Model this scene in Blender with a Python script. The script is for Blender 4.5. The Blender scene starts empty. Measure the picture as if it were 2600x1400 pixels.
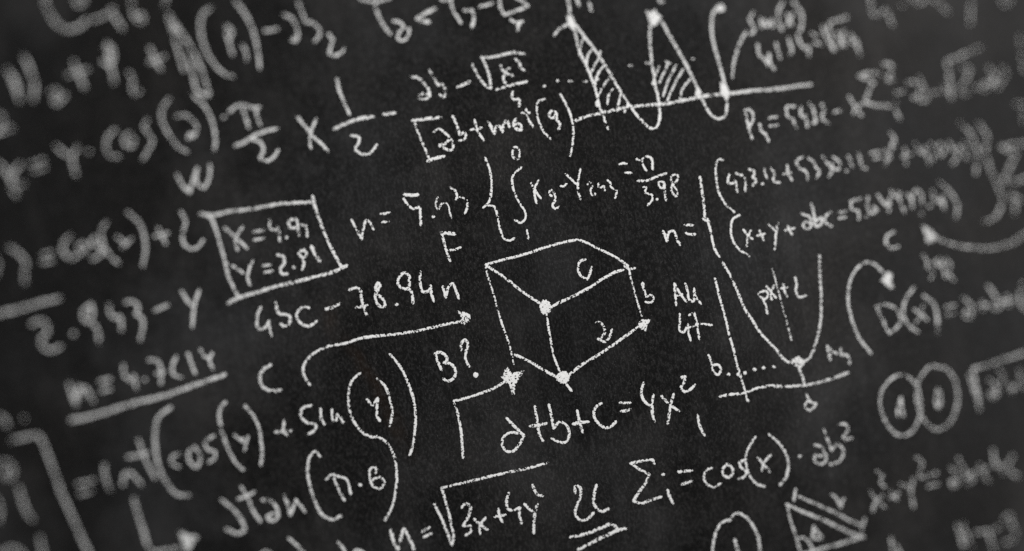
import bpy, math, random
from mathutils import Vector, Matrix, noise

random.seed(7)
S = bpy.context.scene

# ------------------------------------------------------------------ camera
MPP = 1.5 / 2600.0            # metres of board per photograph pixel, at the focus distance
DIST = 1.6                    # camera to the middle of the board
ROLL = math.radians(11.5)
BOW = 0.080                   # how far the board's outer parts lie behind its middle
BOW_R = 1175 * MPP
FW, FH = 2600.0, 1400.0
RIGHT = Vector((math.cos(ROLL), 0, -math.sin(ROLL)))
UP = Vector((math.sin(ROLL), 0, math.cos(ROLL)))
CAM = Vector((0, -DIST, 1.5))
cam_d = bpy.data.cameras.new('camera')
cam_d.sensor_width = 360.0
cam_d.lens = 360.0 * DIST / 1.5
cam_d.clip_start = 0.05
cam_d.clip_end = 100
cam_d.dof.use_dof = True
cam_d.dof.focus_distance = DIST
cam_d.dof.aperture_blades = 0
cam_d.dof.aperture_fstop = cam_d.lens / 555.0      # a very wide entrance pupil: only the middle of the board is sharp
cam = bpy.data.objects.new('camera', cam_d)
S.collection.objects.link(cam)
m = Matrix.Identity(4)
for i in range(3):
    m[i][0] = RIGHT[i]; m[i][1] = UP[i]; m[i][2] = (0, -1, 0)[i]; m[i][3] = CAM[i]
cam.matrix_world = m
S.camera = cam

# ------------------------------------------------------------------ light
w = bpy.data.worlds.new('World'); S.world = w; w.use_nodes = True
bg = w.node_tree.nodes['Background']
bg.inputs[0].default_value = (1.0, 1.0, 1.0, 1)
bg.inputs[1].default_value = 0.40

def area(name, loc, target, size, power, col):
    d = bpy.data.lights.new(name, 'AREA'); d.shape = 'DISK'; d.size = size; d.energy = power; d.color = col
    o = bpy.data.objects.new(name, d); S.collection.objects.link(o)
    o.location = loc
    o.rotation_euler = (Vector(target) - Vector(loc)).to_track_quat('-Z', 'Y').to_euler()
    return o
area('soft_lamp', (1.1, -2.9, 3.3), (0.15, 0, 1.45), 1.4, 110, (1.0, 0.985, 0.965))
area('fill_lamp', (-1.9, -2.6, 1.2), (-0.1, 0, 1.5), 1.6, 10, (0.97, 0.985, 1.0))

S.view_settings.view_transform = 'Standard'
S.view_settings.look = 'None'
S.view_settings.exposure = 0
S.view_settings.gamma = 1
S.render.engine = 'CYCLES'
S.cycles.max_bounces = 4
S.cycles.transparent_max_bounces = 24
S.cycles.use_denoising = False
S.cycles.use_adaptive_sampling = False
S.render.filter_size = 1.2

# ------------------------------------------------------------------ the board's surface
def flat(px, py):
    v = RIGHT * ((px - FW / 2) * MPP) + UP * (-(py - FH / 2) * MPP)
    return v.x, v.z + CAM.z
CX, CZ = flat(1395, 835)
def bow(x, z):
    r = math.hypot(x - CX, z - CZ) / BOW_R
    return BOW * (1 - math.exp(-r ** 3))
def at(px, py):
    """the point of the board that shows at this pixel of the photograph, and its distance"""
    fx, fz = flat(px, py)
    dx, dz = fx / DIST, (fz - CAM.z) / DIST
    t = DIST
    for _ in range(12):
        t = DIST + bow(dx * t, CAM.z + dz * t)
    return Vector((dx * t, t - DIST, CAM.z + dz * t)), t

# ------------------------------------------------------------------ materials
def N(nt, kind, **kw):
    n = nt.nodes.new(kind)
    for k, v in kw.items():
        if k.startswith('i_'):
            key = k[2:]
            n.inputs[int(key) if key.isdigit() else key.replace('_', ' ')].default_value = v
        else:
            setattr(n, k, v)
    return n
def math_n(nt, op, a, b=None, clamp=False):
    n = nt.nodes.new('ShaderNodeMath'); n.operation = op; n.use_clamp = clamp
    for i, v in enumerate((a, b)):
        if v is None: continue
        if isinstance(v, (int, float)): n.inputs[i].default_value = v
        else: nt.links.new(v, n.inputs[i])
    return n.outputs[0]
def remap(nt, v, a, b, c, d, smooth=False):
    n = nt.nodes.new('ShaderNodeMapRange')
    n.interpolation_type = 'SMOOTHSTEP' if smooth else 'LINEAR'
    nt.links.new(v, n.inputs[0])
    for i, x in enumerate((a, b, c, d)): n.inputs[i + 1].default_value = x
    return n.outputs[0]
def noise_n(nt, vec, scale, detail=2.0, rough=0.5, stretch=None):
    if stretch:
        mp = nt.nodes.new('ShaderNodeMapping'); mp.inputs['Scale'].default_value = stretch
        nt.links.new(vec, mp.inputs[0]); vec = mp.outputs[0]
    n = nt.nodes.new('ShaderNodeTexNoise'); n.inputs['Scale'].default_value = scale
    n.inputs['Detail'].default_value = detail; n.inputs['Roughness'].default_value = rough
    nt.links.new(vec, n.inputs['Vector'])
    return n.outputs[0]

def chalk_material():
    mt = bpy.data.materials.new('chalk'); mt.use_nodes = True
    nt = mt.node_tree; b = nt.nodes['Principled BSDF']
    geo = nt.nodes.new('ShaderNodeNewGeometry').outputs['Position']
    att = nt.nodes.new('ShaderNodeAttribute'); att.attribute_name = 'press'
    press = att.outputs['Fac']
    n1 = noise_n(nt, geo, 340, 1.5, 0.6)
    v1 = remap(nt, n1, 0.31, 0.69, 0, 1)
    n2 = noise_n(nt, geo, 90, 2, 0.6, (1, 1, 0.6))      # patches where the stick skipped
    v2 = remap(nt, n2, 0.3, 0.7, -0.10, 0.10)
    v = math_n(nt, 'ADD', v1, v2)
    a = math_n(nt, 'SUBTRACT', press, v)
    a = remap(nt, a, -0.07, 0.07, 0, 1, True)
    nt.links.new(a, b.inputs['Alpha'])
    n3 = noise_n(nt, geo, 700, 1)
    col = nt.nodes.new('ShaderNodeMix'); col.data_type = 'RGBA'
    nt.links.new(n3, col.inputs[0])
    col.inputs[6].default_value = (0.52, 0.52, 0.515, 1)
    col.inputs[7].default_value = (0.84, 0.84, 0.83, 1)
    nt.links.new(col.outputs[2], b.inputs['Base Color'])
    b.inputs['Roughness'].default_value = 1.0
    b.inputs['Specular IOR Level'].default_value = 0.05
    return mt
CHALK = chalk_material()

def board_material():
    mt = bpy.data.materials.new('slate_black'); mt.use_nodes = True
    nt = mt.node_tree; b = nt.nodes['Principled BSDF']
    geo = nt.nodes.new('ShaderNodeNewGeometry').outputs['Position']
    # wiped chalk dust: broad cloudy patches, eraser streaks along the board's height, fine grains
    cloud = remap(nt, noise_n(nt, geo, 2.9, 5, 0.62), 0.48, 0.74, 0, 1)
    streak = remap(nt, noise_n(nt, geo, 60, 3, 0.6, (1, 1, 0.10)), 0.35, 0.75, 0, 1)
    grain = remap(nt, noise_n(nt, geo, 330, 2, 0.65, (1, 1, 0.5)), 0.47, 0.80, 0, 1)
    speck = remap(nt, noise_n(nt, geo, 750, 1, 0.5), 0.66, 0.76, 0, 1)
    # the side that was wiped most often keeps more dust
    sx = nt.nodes.new('ShaderNodeSeparateXYZ'); nt.links.new(geo, sx.inputs[0])
    wob = math_n(nt, 'MULTIPLY', math_n(nt, 'SUBTRACT', noise_n(nt, geo, 1.7, 3), 0.5), 0.9)
    side = remap(nt, math_n(nt, 'ADD', sx.outputs['X'], wob), 0.12, 0.78, 0, 1, True)
    d = math_n(nt, 'MULTIPLY', cloud, 0.018)
    d = math_n(nt, 'ADD', d, math_n(nt, 'MULTIPLY', side, 0.0135))
    d = math_n(nt, 'ADD', d, math_n(nt, 'MULTIPLY', math_n(nt, 'MULTIPLY', streak, cloud), 0.009))
    d = math_n(nt, 'ADD', d, math_n(nt, 'MULTIPLY', grain, 0.021))
    d = math_n(nt, 'ADD', d, math_n(nt, 'MULTIPLY', speck, 0.045))
    sweep = remap(nt, noise_n(nt, geo, 16, 4, 0.65, (1, 1, 0.16)), 0.50, 0.78, 0, 1)
    d = math_n(nt, 'ADD', d, math_n(nt, 'MULTIPLY', sweep, 0.009))
    scratch = remap(nt, noise_n(nt, geo, 260, 1, 0.5, (1, 1, 0.03)), 0.73, 0.80, 0, 1)
    d = math_n(nt, 'ADD', d, math_n(nt, 'MULTIPLY', math_n(nt, 'MULTIPLY', scratch, sweep), 0.03))
    d = math_n(nt, 'ADD', d, 0.0012)
    cc = nt.nodes.new('ShaderNodeCombineColor')
    # rubbed-in red chalk: a faint slanting stain
    (ax, az), (bx, bz) = flat(800, 735), flat(1075, 1200)
    L = math.hypot(bx - ax, bz - az); ux, uz = (bx - ax) / L, (bz - az) / L
    along = math_n(nt, 'ADD', math_n(nt, 'MULTIPLY', math_n(nt, 'SUBTRACT', sx.outputs['X'], ax), ux),
                   math_n(nt, 'MULTIPLY', math_n(nt, 'SUBTRACT', sx.outputs['Z'], az), uz))
    across = math_n(nt, 'ADD', math_n(nt, 'MULTIPLY', math_n(nt, 'SUBTRACT', sx.outputs['X'], ax), -uz),
                    math_n(nt, 'MULTIPLY', math_n(nt, 'SUBTRACT', sx.outputs['Z'], az), ux))
    across = math_n(nt, 'ADD', across, math_n(nt, 'MULTIPLY', math_n(nt, 'SUBTRACT', noise_n(nt, geo, 9, 3), 0.5), 0.05))
    band = remap(nt, math_n(nt, 'ABSOLUTE', across), 0.0, 0.018, 1, 0, True)
    e0 = remap(nt, along, 0.0, 0.06, 0, 1, True); e1 = remap(nt, along, L - 0.08, L, 1, 0, True)
    red = math_n(nt, 'MULTIPLY', math_n(nt, 'MULTIPLY', band, e0), e1)
    red = math_n(nt, 'MULTIPLY', red, remap(nt, noise_n(nt, geo, 28, 3), 0.35, 0.65, 0.2, 1))
    # tiny warm and cool drifts in the dust
    tint = math_n(nt, 'MULTIPLY', math_n(nt, 'SUBTRACT', noise_n(nt, geo, 5, 3), 0.5), 0.16)
    r = math_n(nt, 'MULTIPLY', d, math_n(nt, 'ADD', 1.01, tint))
    r = math_n(nt, 'ADD', r, math_n(nt, 'MULTIPLY', red, 0.0055))
    g = math_n(nt, 'ADD', math_n(nt, 'MULTIPLY', d, 0.985), math_n(nt, 'MULTIPLY', red, 0.002))
    bl = math_n(nt, 'MULTIPLY', d, math_n(nt, 'SUBTRACT', 0.985, tint))
    for i, v in enumerate((r, g, bl)): nt.links.new(v, cc.inputs[i])
    nt.links.new(cc.outputs[0], b.inputs['Base Color'])
    b.inputs['Roughness'].default_value = 0.75
    b.inputs['Specular IOR Level'].default_value = 0.12
    bp = nt.nodes.new('ShaderNodeBump'); bp.inputs['Strength'].default_value = 0.25; bp.inputs['Distance'].default_value = 0.0006
    nt.links.new(noise_n(nt, geo, 500, 2), bp.inputs['Height']); nt.links.new(bp.outputs[0], b.inputs['Normal'])
    return mt
BOARD = board_material()

# ------------------------------------------------------------------ the blackboard
def build_board():
    x0, x1, z0, z1, n, th = -1.7, 1.7, 0.45, 2.55, (136, 84), 0.02
    vs, fs = [], []
    nx, nz = n
    for back in (0, 1):
        for j in range(nz + 1):
            for i in range(nx + 1):
                x = x0 + (x1 - x0) * i / nx; z = z0 + (z1 - z0) * j / nz
                vs.append((x, bow(x, z) + th * back, z))
    k = (nx + 1) * (nz + 1)
    for j in range(nz):
        for i in range(nx):
            a = j * (nx + 1) + i
            fs.append((a, a + 1, a + nx + 2, a + nx + 1))
            fs.append((k + a, k + a + nx + 1, k + a + nx + 2, k + a + 1))
    for i in range(nx):
        a = i; b = nz * (nx + 1) + i
        fs.append((a, k + a, k + a + 1, a + 1)); fs.append((b, b + 1, k + b + 1, k + b))
    for j in range(nz):
        a = j * (nx + 1); b = a + nx
        fs.append((a, a + nx + 1, k + a + nx + 1, k + a)); fs.append((b, k + b, k + b + nx + 1, b + nx + 1))
    me = bpy.data.meshes.new('blackboard'); me.from_pydata(vs, [], fs); me.update()
    for p in me.polygons: p.use_smooth = True
    me.materials.append(BOARD)
    o = bpy.data.objects.new('blackboard', me); S.collection.objects.link(o)
    o['kind'] = 'structure'
    o['label'] = 'dark grey dusty blackboard covered in handwritten white chalk formulas'
build_board()

# ------------------------------------------------------------------ chalk strokes
K = 650.0 / 2576.0
STEP = 2.6
LIFT = [0.0]
class Mesh:
    def __init__(self): self.v = []; self.f = []; self.p = []

def spline(pts):
    """centripetal-like Catmull-Rom through the points, sampled about every STEP px"""
    if len(pts) == 2:
        P = [pts[0], pts[1]]
    out = []
    n = len(pts)
    for i in range(n - 1):
        p1, p2 = pts[i], pts[i + 1]
        p0 = pts[i - 1] if i > 0 else (2 * p1[0] - p2[0], 2 * p1[1] - p2[1])
        p3 = pts[i + 2] if i + 2 < n else (2 * p2[0] - p1[0], 2 * p2[1] - p1[1])
        d1 = math.dist(p1, p2) or 1e-6
        d0 = math.dist(p0, p1) or 1e-6
        d2 = math.dist(p2, p3) or 1e-6
        # tangents scaled to this segment so that short neighbours do not overshoot
        def tan(a, b, c, da, db):
            return tuple((((b[k] - a[k]) / da) * db + ((c[k] - b[k]) / db) * da) / (da + db) for k in (0, 1))
        m1 = tan(p0, p1, p2, d0, d1); m2 = tan(p1, p2, p3, d1, d2)
        s = max(2, int(d1 / STEP))
        for j in range(s):
            t = j / s; t2 = t * t; t3 = t2 * t
            h = (2 * t3 - 3 * t2 + 1, t3 - 2 * t2 + t, -2 * t3 + 3 * t2, t3 - t2)
            out.append(tuple(h[0] * p1[k] + h[1] * d1 * m1[k] + h[2] * p2[k] + h[3] * d1 * m2[k] for k in (0, 1)))
    out.append(pts[-1])
    return out

PROF = ((-1, 0.10, 0.0), (-0.74, 0.80, 0.6), (0, 1.0, 1.0), (0.74, 0.80, 0.6), (1, 0.10, 0.0))
def put(M, px, py, lift, press):
    p, t = at(px, py)
    M.v.append(Vector((p.x, p.y - 0.0002 - lift, p.z)))
    M.p.append(press)

def blur_dim(px, py):
    """strokes made thinner and sparser outwards, to dim them where the lens blurs: (width, cover) kept"""
    fx, fz = flat(px, py)
    s = bow(fx, fz) / BOW
    e = min(1, max(0, (px - 1850) / 600)); e = e * e * (3 - 2 * e)
    return (0.95 - 0.36 * s) * (1 - 0.12 * e), (1 - 0.07 * s) * (1 - 0.14 * e)  # dimness of out-of-focus writing put into stroke width and cover, more on the right

def ribbon(M, pts, wd, dens):
    pts = spline(pts)
    # hand tremor
    ph = random.uniform(0, 1000)
    pts = [(x + 0.7 * noise.noise(Vector((i * 0.09, ph, 0))), y + 0.7 * noise.noise(Vector((i * 0.09, ph, 9)))) for i, (x, y) in enumerate(pts)]
    # rounded ends
    e = wd * 0.34
    def ext(a, b):
        d = math.dist(a, b) or 1
        return (a[0] + (a[0] - b[0]) / d * e, a[1] + (a[1] - b[1]) / d * e)
    q = min(2, len(pts) - 1)
    pts = [ext(pts[0], pts[q])] + pts + [ext(pts[-1], pts[-1 - q])]
    L = [0]
    for a, b in zip(pts, pts[1:]): L.append(L[-1] + math.dist(a, b))
    LIFT[0] = (LIFT[0] + 0.00003) % 0.00045
    base = len(M.v); n = len(pts); r0 = wd / 2
    for i, (x, y) in enumerate(pts):
        a = pts[max(0, i - 1)]; b = pts[min(n - 1, i + 1)]
        tx, ty = b[0] - a[0], b[1] - a[1]; d = math.hypot(tx, ty) or 1
        nx, ny = -ty / d, tx / d
        kw, kd = blur_dim(x, y)
        r = r0 * kw * (1 + 0.20 * noise.noise(Vector((L[i] * 0.035, ph, 3))) + 0.10 * noise.noise(Vector((L[i] * 0.14, ph, 5))))
        for s in (L[i], L[-1] - L[i]):
            if s < r0: r *= math.sqrt(max(0.03, 1 - ((r0 - s) / r0) ** 2))
        dn = (dens - 0.105) * kd + 0.13 * noise.noise(Vector((L[i] * 0.022, ph, 7)))
        for o, pr, h in PROF:
            put(M, x + nx * r * o, y + ny * r * o, LIFT[0] + 0.0004 * h, dn * pr)
    w5 = len(PROF)
    for i in range(n - 1):
        for j in range(w5 - 1):
            a = base + i * w5 + j
            M.f.append((a, a + 1, a + w5 + 1, a + w5))

def disc(M, x, y, rx, ry, dens):
    LIFT[0] = (LIFT[0] + 0.00003) % 0.00045
    base = len(M.v); ph = random.uniform(0, 1000); n = 28
    kw, kd = blur_dim(x, y); rx *= kw; ry *= kw; dens = (dens - 0.05) * kd
    put(M, x, y, LIFT[0] + 0.0006, dens)
    for ring, pr, h in ((0.85, 1.0, 0.0005), (1.1, 0.3, 0)):
        for i in range(n):
            a = 2 * math.pi * i / n
            k = ring * (1 + 0.12 * noise.noise(Vector((math.cos(a), math.sin(a), ph))))
            put(M, x + rx * k * math.cos(a), y + ry * k * math.sin(a), LIFT[0] + h, dens * pr)
    for i in range(n):
        j = (i + 1) % n
        M.f.append((base, base + 1 + i, base + 1 + j))
        M.f.append((base + 1 + i, base + 1 + n + i, base + 1 + n + j, base + 1 + j))

def poly(M, pts, dens):
    LIFT[0] = (LIFT[0] + 0.00003) % 0.00045
    base = len(M.v); n = len(pts)
    cx = sum(p[0] for p in pts) / n; cy = sum(p[1] for p in pts) / n
    kw, kd = blur_dim(cx, cy); dens = (dens - 0.07) * kd
    put(M, cx, cy, LIFT[0] + 0.0006, dens)
    for k, pr, h in ((0.88, 1.0, 0.0005), (1.12, 0.3, 0)):
        for x, y in pts: put(M, cx + (x - cx) * k, cy + (y - cy) * k, LIFT[0] + h, dens * pr)
    for i in range(n):
        j = (i + 1) % n
        M.f.append((base, base + 1 + i, base + 1 + j))
        M.f.append((base + 1 + i, base + 1 + n + i, base + 1 + n + j, base + 1 + j))

DW, DD = 9.0, 0.86
def glyph(spec, wd=None, dens=None):
    """spec: 'RC: x,y x,y ; x,y ...'. RC names a 650 x 350 px tile of the photograph, x,y are in a 2576-wide view of it.
    '!' ends a sharp corner, one point alone is a dot, '@x,y,rx,ry' a filled blob, '#...' a filled outline."""
    M = Mesh()
    for chunk in spec.split('|'):
        head, body = chunk.split(':')
        r, c = int(head.strip()[0]), int(head.strip()[1])
        wloc, dloc = wd or DW, dens if dens is not None else DD
        for tok in head.strip()[2:].split():
            if tok[0] == 'w': wloc = float(tok[1:])
            if tok[0] == 'd': dloc = float(tok[1:])
        def nat(s):
            x, y = s.split(',')[:2]
            return (650 * c + float(x) * K, 350 * r + float(y) * K)
        for st in body.split(';'):
            st = st.strip()
            if not st: continue
            if st[0] == '@':
                v = [float(q) for q in st[1:].split(',')]
                disc(M, 650 * c + v[0] * K, 350 * r + v[1] * K, v[2] * K, v[-1] * K, min(1, dloc + 0.06)); continue
            if st[0] == '#':
                poly(M, [nat(q) for q in st[1:].split()], min(1, dloc + 0.02)); continue
            pts = st.split()
            if len(pts) == 1:
                x, y = nat(pts[0]); disc(M, x, y, wloc * 0.56, wloc * 0.52, dloc); continue
            run = []
            for q in pts:
                run.append(nat(q.rstrip('!')))
                if q.endswith('!'):
                    if len(run) > 1: ribbon(M, run, wloc, dloc)
                    run = [run[-1]]
            if len(run) > 1: ribbon(M, run, wloc, dloc)
    return M

def link_mesh(name, M, origin, parent=None):
    me = bpy.data.meshes.new(name)
    me.from_pydata([v - origin for v in M.v], [], M.f); me.update()
    at_ = me.attributes.new('press', 'FLOAT', 'POINT')
    at_.data.foreach_set('value', M.p)
    for p in me.polygons: p.use_smooth = True
    me.materials.append(CHALK)
    o = bpy.data.objects.new(name, me); S.collection.objects.link(o)
    if parent: o.parent = parent
    else: o.location = origin
    return o

def centre(Ms):
    vs = [v for M in Ms for v in M.v]
    return sum(vs, Vector()) / len(vs)

SIGN = {'+': 'plus_sign', '-': 'minus_sign', '=': 'equals_sign', '(': 'parenthesis', ')': 'parenthesis', '.': 'point',
        '*': 'multiplication_dot', '{': 'curly_brace', '[': 'square_bracket', 'S': 'sum_sign', 'R': 'radical_sign',
        '/': 'fraction_bar', 'I': 'integral_sign', '?': 'question_mark', '<': 'angle_sign', 'PI': 'letter_pi'}
def part_name(k):
    if k in SIGN: return SIGN[k], None
    if k.isdigit(): return 'digit', 'digit ' + k
    if len(k) == 1: return 'letter', 'letter ' + k
    return k, None

def thing(name, label, cat, parts, group=None, w=None, d=None):
    """parts: (kind, strokes[, width[, density]]); a thing of one part is one mesh"""
    out = []
    for p in parts:
        if p[0] in ('peak_dot', 'crossing_dot', 'dotted_line'):
            for chunk in p[1].split('|'):
                head, body = chunk.split(':')
                for st in body.split(';'):
                    out.append(('dot' if p[0] == 'dotted_line' else p[0], head + ':' + st) + tuple(p[2:]))
        else: out.append(p)
    parts = out
    Ms = [glyph(p[1], p[2] if len(p) > 2 and p[2] else w, p[3] if len(p) > 3 else d) for p in parts]
    o0 = centre(Ms)
    if len(parts) == 1:
        o = link_mesh(name, Ms[0], o0)
    else:
        o = bpy.data.objects.new(name, None); S.collection.objects.link(o)
        o.empty_display_size = 0.03; o.location = o0
        for p, M in zip(parts, Ms):
            nm, lb = part_name(p[0])
            c = link_mesh(nm, M, o0, o)
            if lb: c['label'] = lb
    o['label'] = label; o['category'] = cat
    if group: o['group'] = group
    return o
FORM = 'chalk formulas written across the blackboard'
LETT = 'single chalk letters and numbers between the formulas'
def formula(label, parts, w=None, d=None, name='chalk_formula', cat='formula'):
    return thing(name, label, cat, parts, FORM, w, d)
def letter(label, parts, w=None, d=None, name='chalk_letter', cat='letter'):
    return thing(name, label, cat, parts, LETT, w, d)

# ================================================================== sharp middle of the board
thing('cube_drawing', 'chalk line drawing of a cube with filled dots at its corners', 'drawing', [
    ('cube_edge', '11: 2310,1278 2450,1238 2576,1205 | 12: 0,1210 200,1150 400,1085 550,1045 670,1025', 8),
    ('cube_edge', '12: 660,1022 760,1060 850,1110 1000,1180 1100,1240 1170,1300 1190,1387', 7.5),
    ('cube_edge', '12: 1130,1290 1190,1320 1250,1308', 8),
    ('cube_edge', '11: 2310,1280 2400,1340 2480,1390 | 21: 2470,0 2576,75 | 22: 0,80 130,180 280,280', 8),
    ('cube_edge', '22: 390,320 500,260 650,190 800,110 900,40 980,0 | 12: 975,1385 1040,1352 1120,1330', 8.5),
    ('cube_edge', '22: 1185,-10 1220,110 1250,230 1310,420', 5.5, 0.78),
    ('cube_edge', '11: 2310,1290 2330,1390 | 21: 2330,0 2400,220 2480,500 2560,730 2580,830 2595,890', 6, 0.76),
    ('cube_edge', '22: 30,795 200,880 350,970 460,1030 540,1090 600,1160', 8.5),
    ('cube_edge', '22: 345,380 380,600 430,840 480,960', 6.5),
    ('cube_edge', '22: 560,1010 700,900 900,780 1100,640 1280,510', 8.5),
    ('corner_dot', '22: @335,315,60,76', None, 0.9),
    ('corner_dot', '22: @512,1025,72,64', None, 0.9),
    ('corner_dot', '22: #1260,490 1320,436 1390,446 1362,505 1348,555 1298,540', None, 0.8)])
letter('letter c on the top face of the chalk cube', [('c', '12: 740,1225 690,1240 665,1310 690,1385 758,1428! 780,1380 800,1300')], 7.5)
letter('digit 2 on the right face of the chalk cube', [('2', '22: 845,475 880,470 920,510 935,570 900,620 865,640! 940,665 980,620 1005,540')], 7.5, 0.8, 'chalk_digit', 'digit')
letter('letter b just outside the right edge of the chalk cube', [('b', '22: 1310,85 1335,160 1350,220 ; @1315,88,18,24 ; 1350,215 1400,195 1425,225 1400,270 1340,265')], 6.5, 0.82)
letter('capital letter F above the left corner of the chalk cube', [('F', '11: 1870,960 1900,1080 1930,1180 1955,1245 | 11 w11: 1860,958 1930,960 2000,970 | 11 w7: 1930,1135 2000,1125 2060,1105')], 8.5)
formula('element note reading Ah over 47 right of the cube', [
    ('A', '22: 1650,300 1640,180 1632,80! 1690,180 1760,270 ; 1640,205 1720,190'),
    ('h', '22: 1745,75 1770,170 1785,245 1815,262 1832,130! 1850,210 1900,285'),
    ('4', '22: 1688,385 1690,470 1695,560 1720,572 1770,490! 1778,580 1797,655'),
    ('7', '22: 1780,402 1830,370! 1855,470 1885,640 ; 1780,525 1870,490 2010,500')], 7)
formula('large equation d+b+c=4x squared under the cube', [
    ('d', '31: 2520,45 2580,110 2650,180 2700,225! 2650,310 2590,380 2520,380 2475,310 2500,230 2576,190 2640,200'),
    ('+', '32: 230,-70 250,60 285,230 312,280 ; 180,128 260,118 350,100'),
    ('b', '32: 372,-90 392,0 420,150! 480,82 545,115 577,200 540,290 470,285 400,252'),
    ('+', '32: 655,-30 680,90 712,190 | 32 w10: 615,105 690,92 770,85'),
    ('c', '32: 905,-105 840,-60 825,20 880,110 940,145 1000,130 1045,80'),
    ('=', '22: 1085,1280 1190,1280 ; 1095,1365 1140,1362 1190,1345'),
    ('4', '22: 1325,1080 1303,1180 1330,1260 1380,1302 1412,1300 ; 1422,1200 1410,1300 1415,1400 1435,1470'),
    ('x', '22: 1503,1212 1590,1300 1680,1365 ; 1627,1192 1600,1290 1580,1400 1565,1490'),
    ('2', '22: 1700,1028 1742,1015! 1735,1070 1700,1130 1740,1170 1790,1150 1840,1098')], 8.5)
letter('single slanted digit 1 below the x squared', [('1', '32: 1868,15 1890,130 1937,222')], 8, 0.9, 'chalk_digit', 'digit')
formula('question B? left of the cube above the star', [
    ('B', '21: 1805,795 1832,870 1868,952 ; 1800,785 1840,770 1910,810 1922,850 1890,880! 1960,890 2010,960 1990,1030 1930,1060 1885,1038'),
    ('?', '21: 2065,750 2070,680 2105,645 2130,680 2112,770 2110,850 2145,915 ; @2212,1000,26,28')], 8.5)
thing('star_arrow', 'bent chalk line ending in a filled star under B?', 'arrow', [
    ('shaft', '21: 2510,1060 2420,1120 2250,1190 2080,1240 1992,1258! 2010,1330 2032,1395 2060,1537 2075,1687 2082,1835', 8),
    ('star_head', '21: #2500,945 2530,925 2575,985 2690,962 2640,1040 2608,1090 2600,1180 2575,1185 2548,1100 2505,1065 2470,1025 2495,995', None, 0.84)], 'chalk arrows')
formula('equation n=5.43 left of the big curly brace', [
    ('n', '11: 960,820 1010,920 1065,1020! 1085,900 1115,830 1150,860 1185,922'),
    ('=', '11: 1255,768 1300,765 1345,752 ; 1270,850 1335,845'),
    ('5', '11 w10: 1492,573 1560,578 1630,575 | 11: 1485,610 1540,690 1580,718 1640,700 1655,780 1658,880'),
    ('.', '11: 1785,795'),
    ('4', '11: 1830,600 1810,680 1830,720 1880,660 1920,660 1945,740 1970,810', 6.5, 0.76),
    ('3', '11: 1955,500 2010,540 2020,590 2010,620! 2060,598 2110,620 2130,690 2102,762', 7.5, 0.8)], 8)
formula('integral equation behind a curly brace, from 0 to 1, equal to pi over 3.98', [
    ('{', '11: 2305,200 2350,320 2370,440 2365,560 2335,660 2285,705 ; 2320,680 2390,690 2430,790 2460,930 2500,1020 2560,1035 2600,1012'),
    ('0', '12: 30,92 3,140 15,200 60,215 75,150 50,95 20,95'),
    ('I', '12: 95,300 40,345 5,390 5,470 40,590 90,680 130,740 135,810 90,855 30,830'),
    ('1', '12: 150,930 165,1015'),
    ('x', '12: 190,455 240,540 290,610 ; 265,430 225,520 230,600 250,660'),
    ('2', '12: 400,590 375,565 385,530 425,560 435,620 410,690 435,715 475,690'),
    ('-', '12: 490,488 520,492 550,465'),
    ('y', '12: 540,365 590,410 640,458 660,465 ; 688,318 665,440 665,530 690,620'),
    ('2', '12: 760,470 780,450 803,490 790,540 800,572 830,575 840,555', 6.5, 0.8),
    ('4', '12: 870,460 868,498 900,500 920,480 935,535', 6, 0.72),
    ('3', '12: 960,430 985,450 1000,500 1050,530 1050,570 1035,610', 6.5, 0.8),
    ('=', '12: 1080,272 1110,258 1155,262 ; 1140,355 1210,352'),
    ('PI', '12: 1250,215 1300,225 1350,190 1390,200 1415,322 ; 1305,230 1320,280 1350,335'),
    ('/', '12: 1265,435 1350,432 1450,395 1552,358'),
    ('3', '12: 1312,500 1350,500! 1340,550 1410,580 1412,620 1365,680'),
    ('.', '12: 1460,620'),
    ('9', '12: 1520,445 1478,450 1480,490 1520,510 1530,450! 1540,560 1550,630'),
    ('8', '12: 1640,370 1600,390 1610,450 1660,560 1660,590 1610,550 1605,490 1660,430 1668,380 1640,370')], 7)
formula('expression ab minus root of x squared over 5 above the bracket', [
    ('a', '01: 1560,775 1630,785 1690,840 1740,910 1745,970 1690,1000 1640,980 1670,950 1730,950', None, 0.72),
    ('b', '01: 1745,710 1790,790 1830,860! 1870,850 1902,910 1890,980 1850,955', None, 0.72),
    ('-', '01: 2030,880 2090,855 2150,825', 10),
    ('R', '01: 2180,650 2250,790 2320,870 2362,892! 2350,770 2320,680 2268,578! 2380,575 2500,550 2600,530 2700,548'),
    ('x', '01: 2460,660 2500,730 2580,765 ; 2550,690 2510,740 2490,800 2510,838'),
    ('2', '02: 35,598 78,640 85,680 122,712'),
    ('/', '01: 2420,905 2500,880 2600,850 2730,825'),
    ('5', '02: 8,925 0,980 30,1010 65,1000 75,1075')], 8.5, 0.82)
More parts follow.
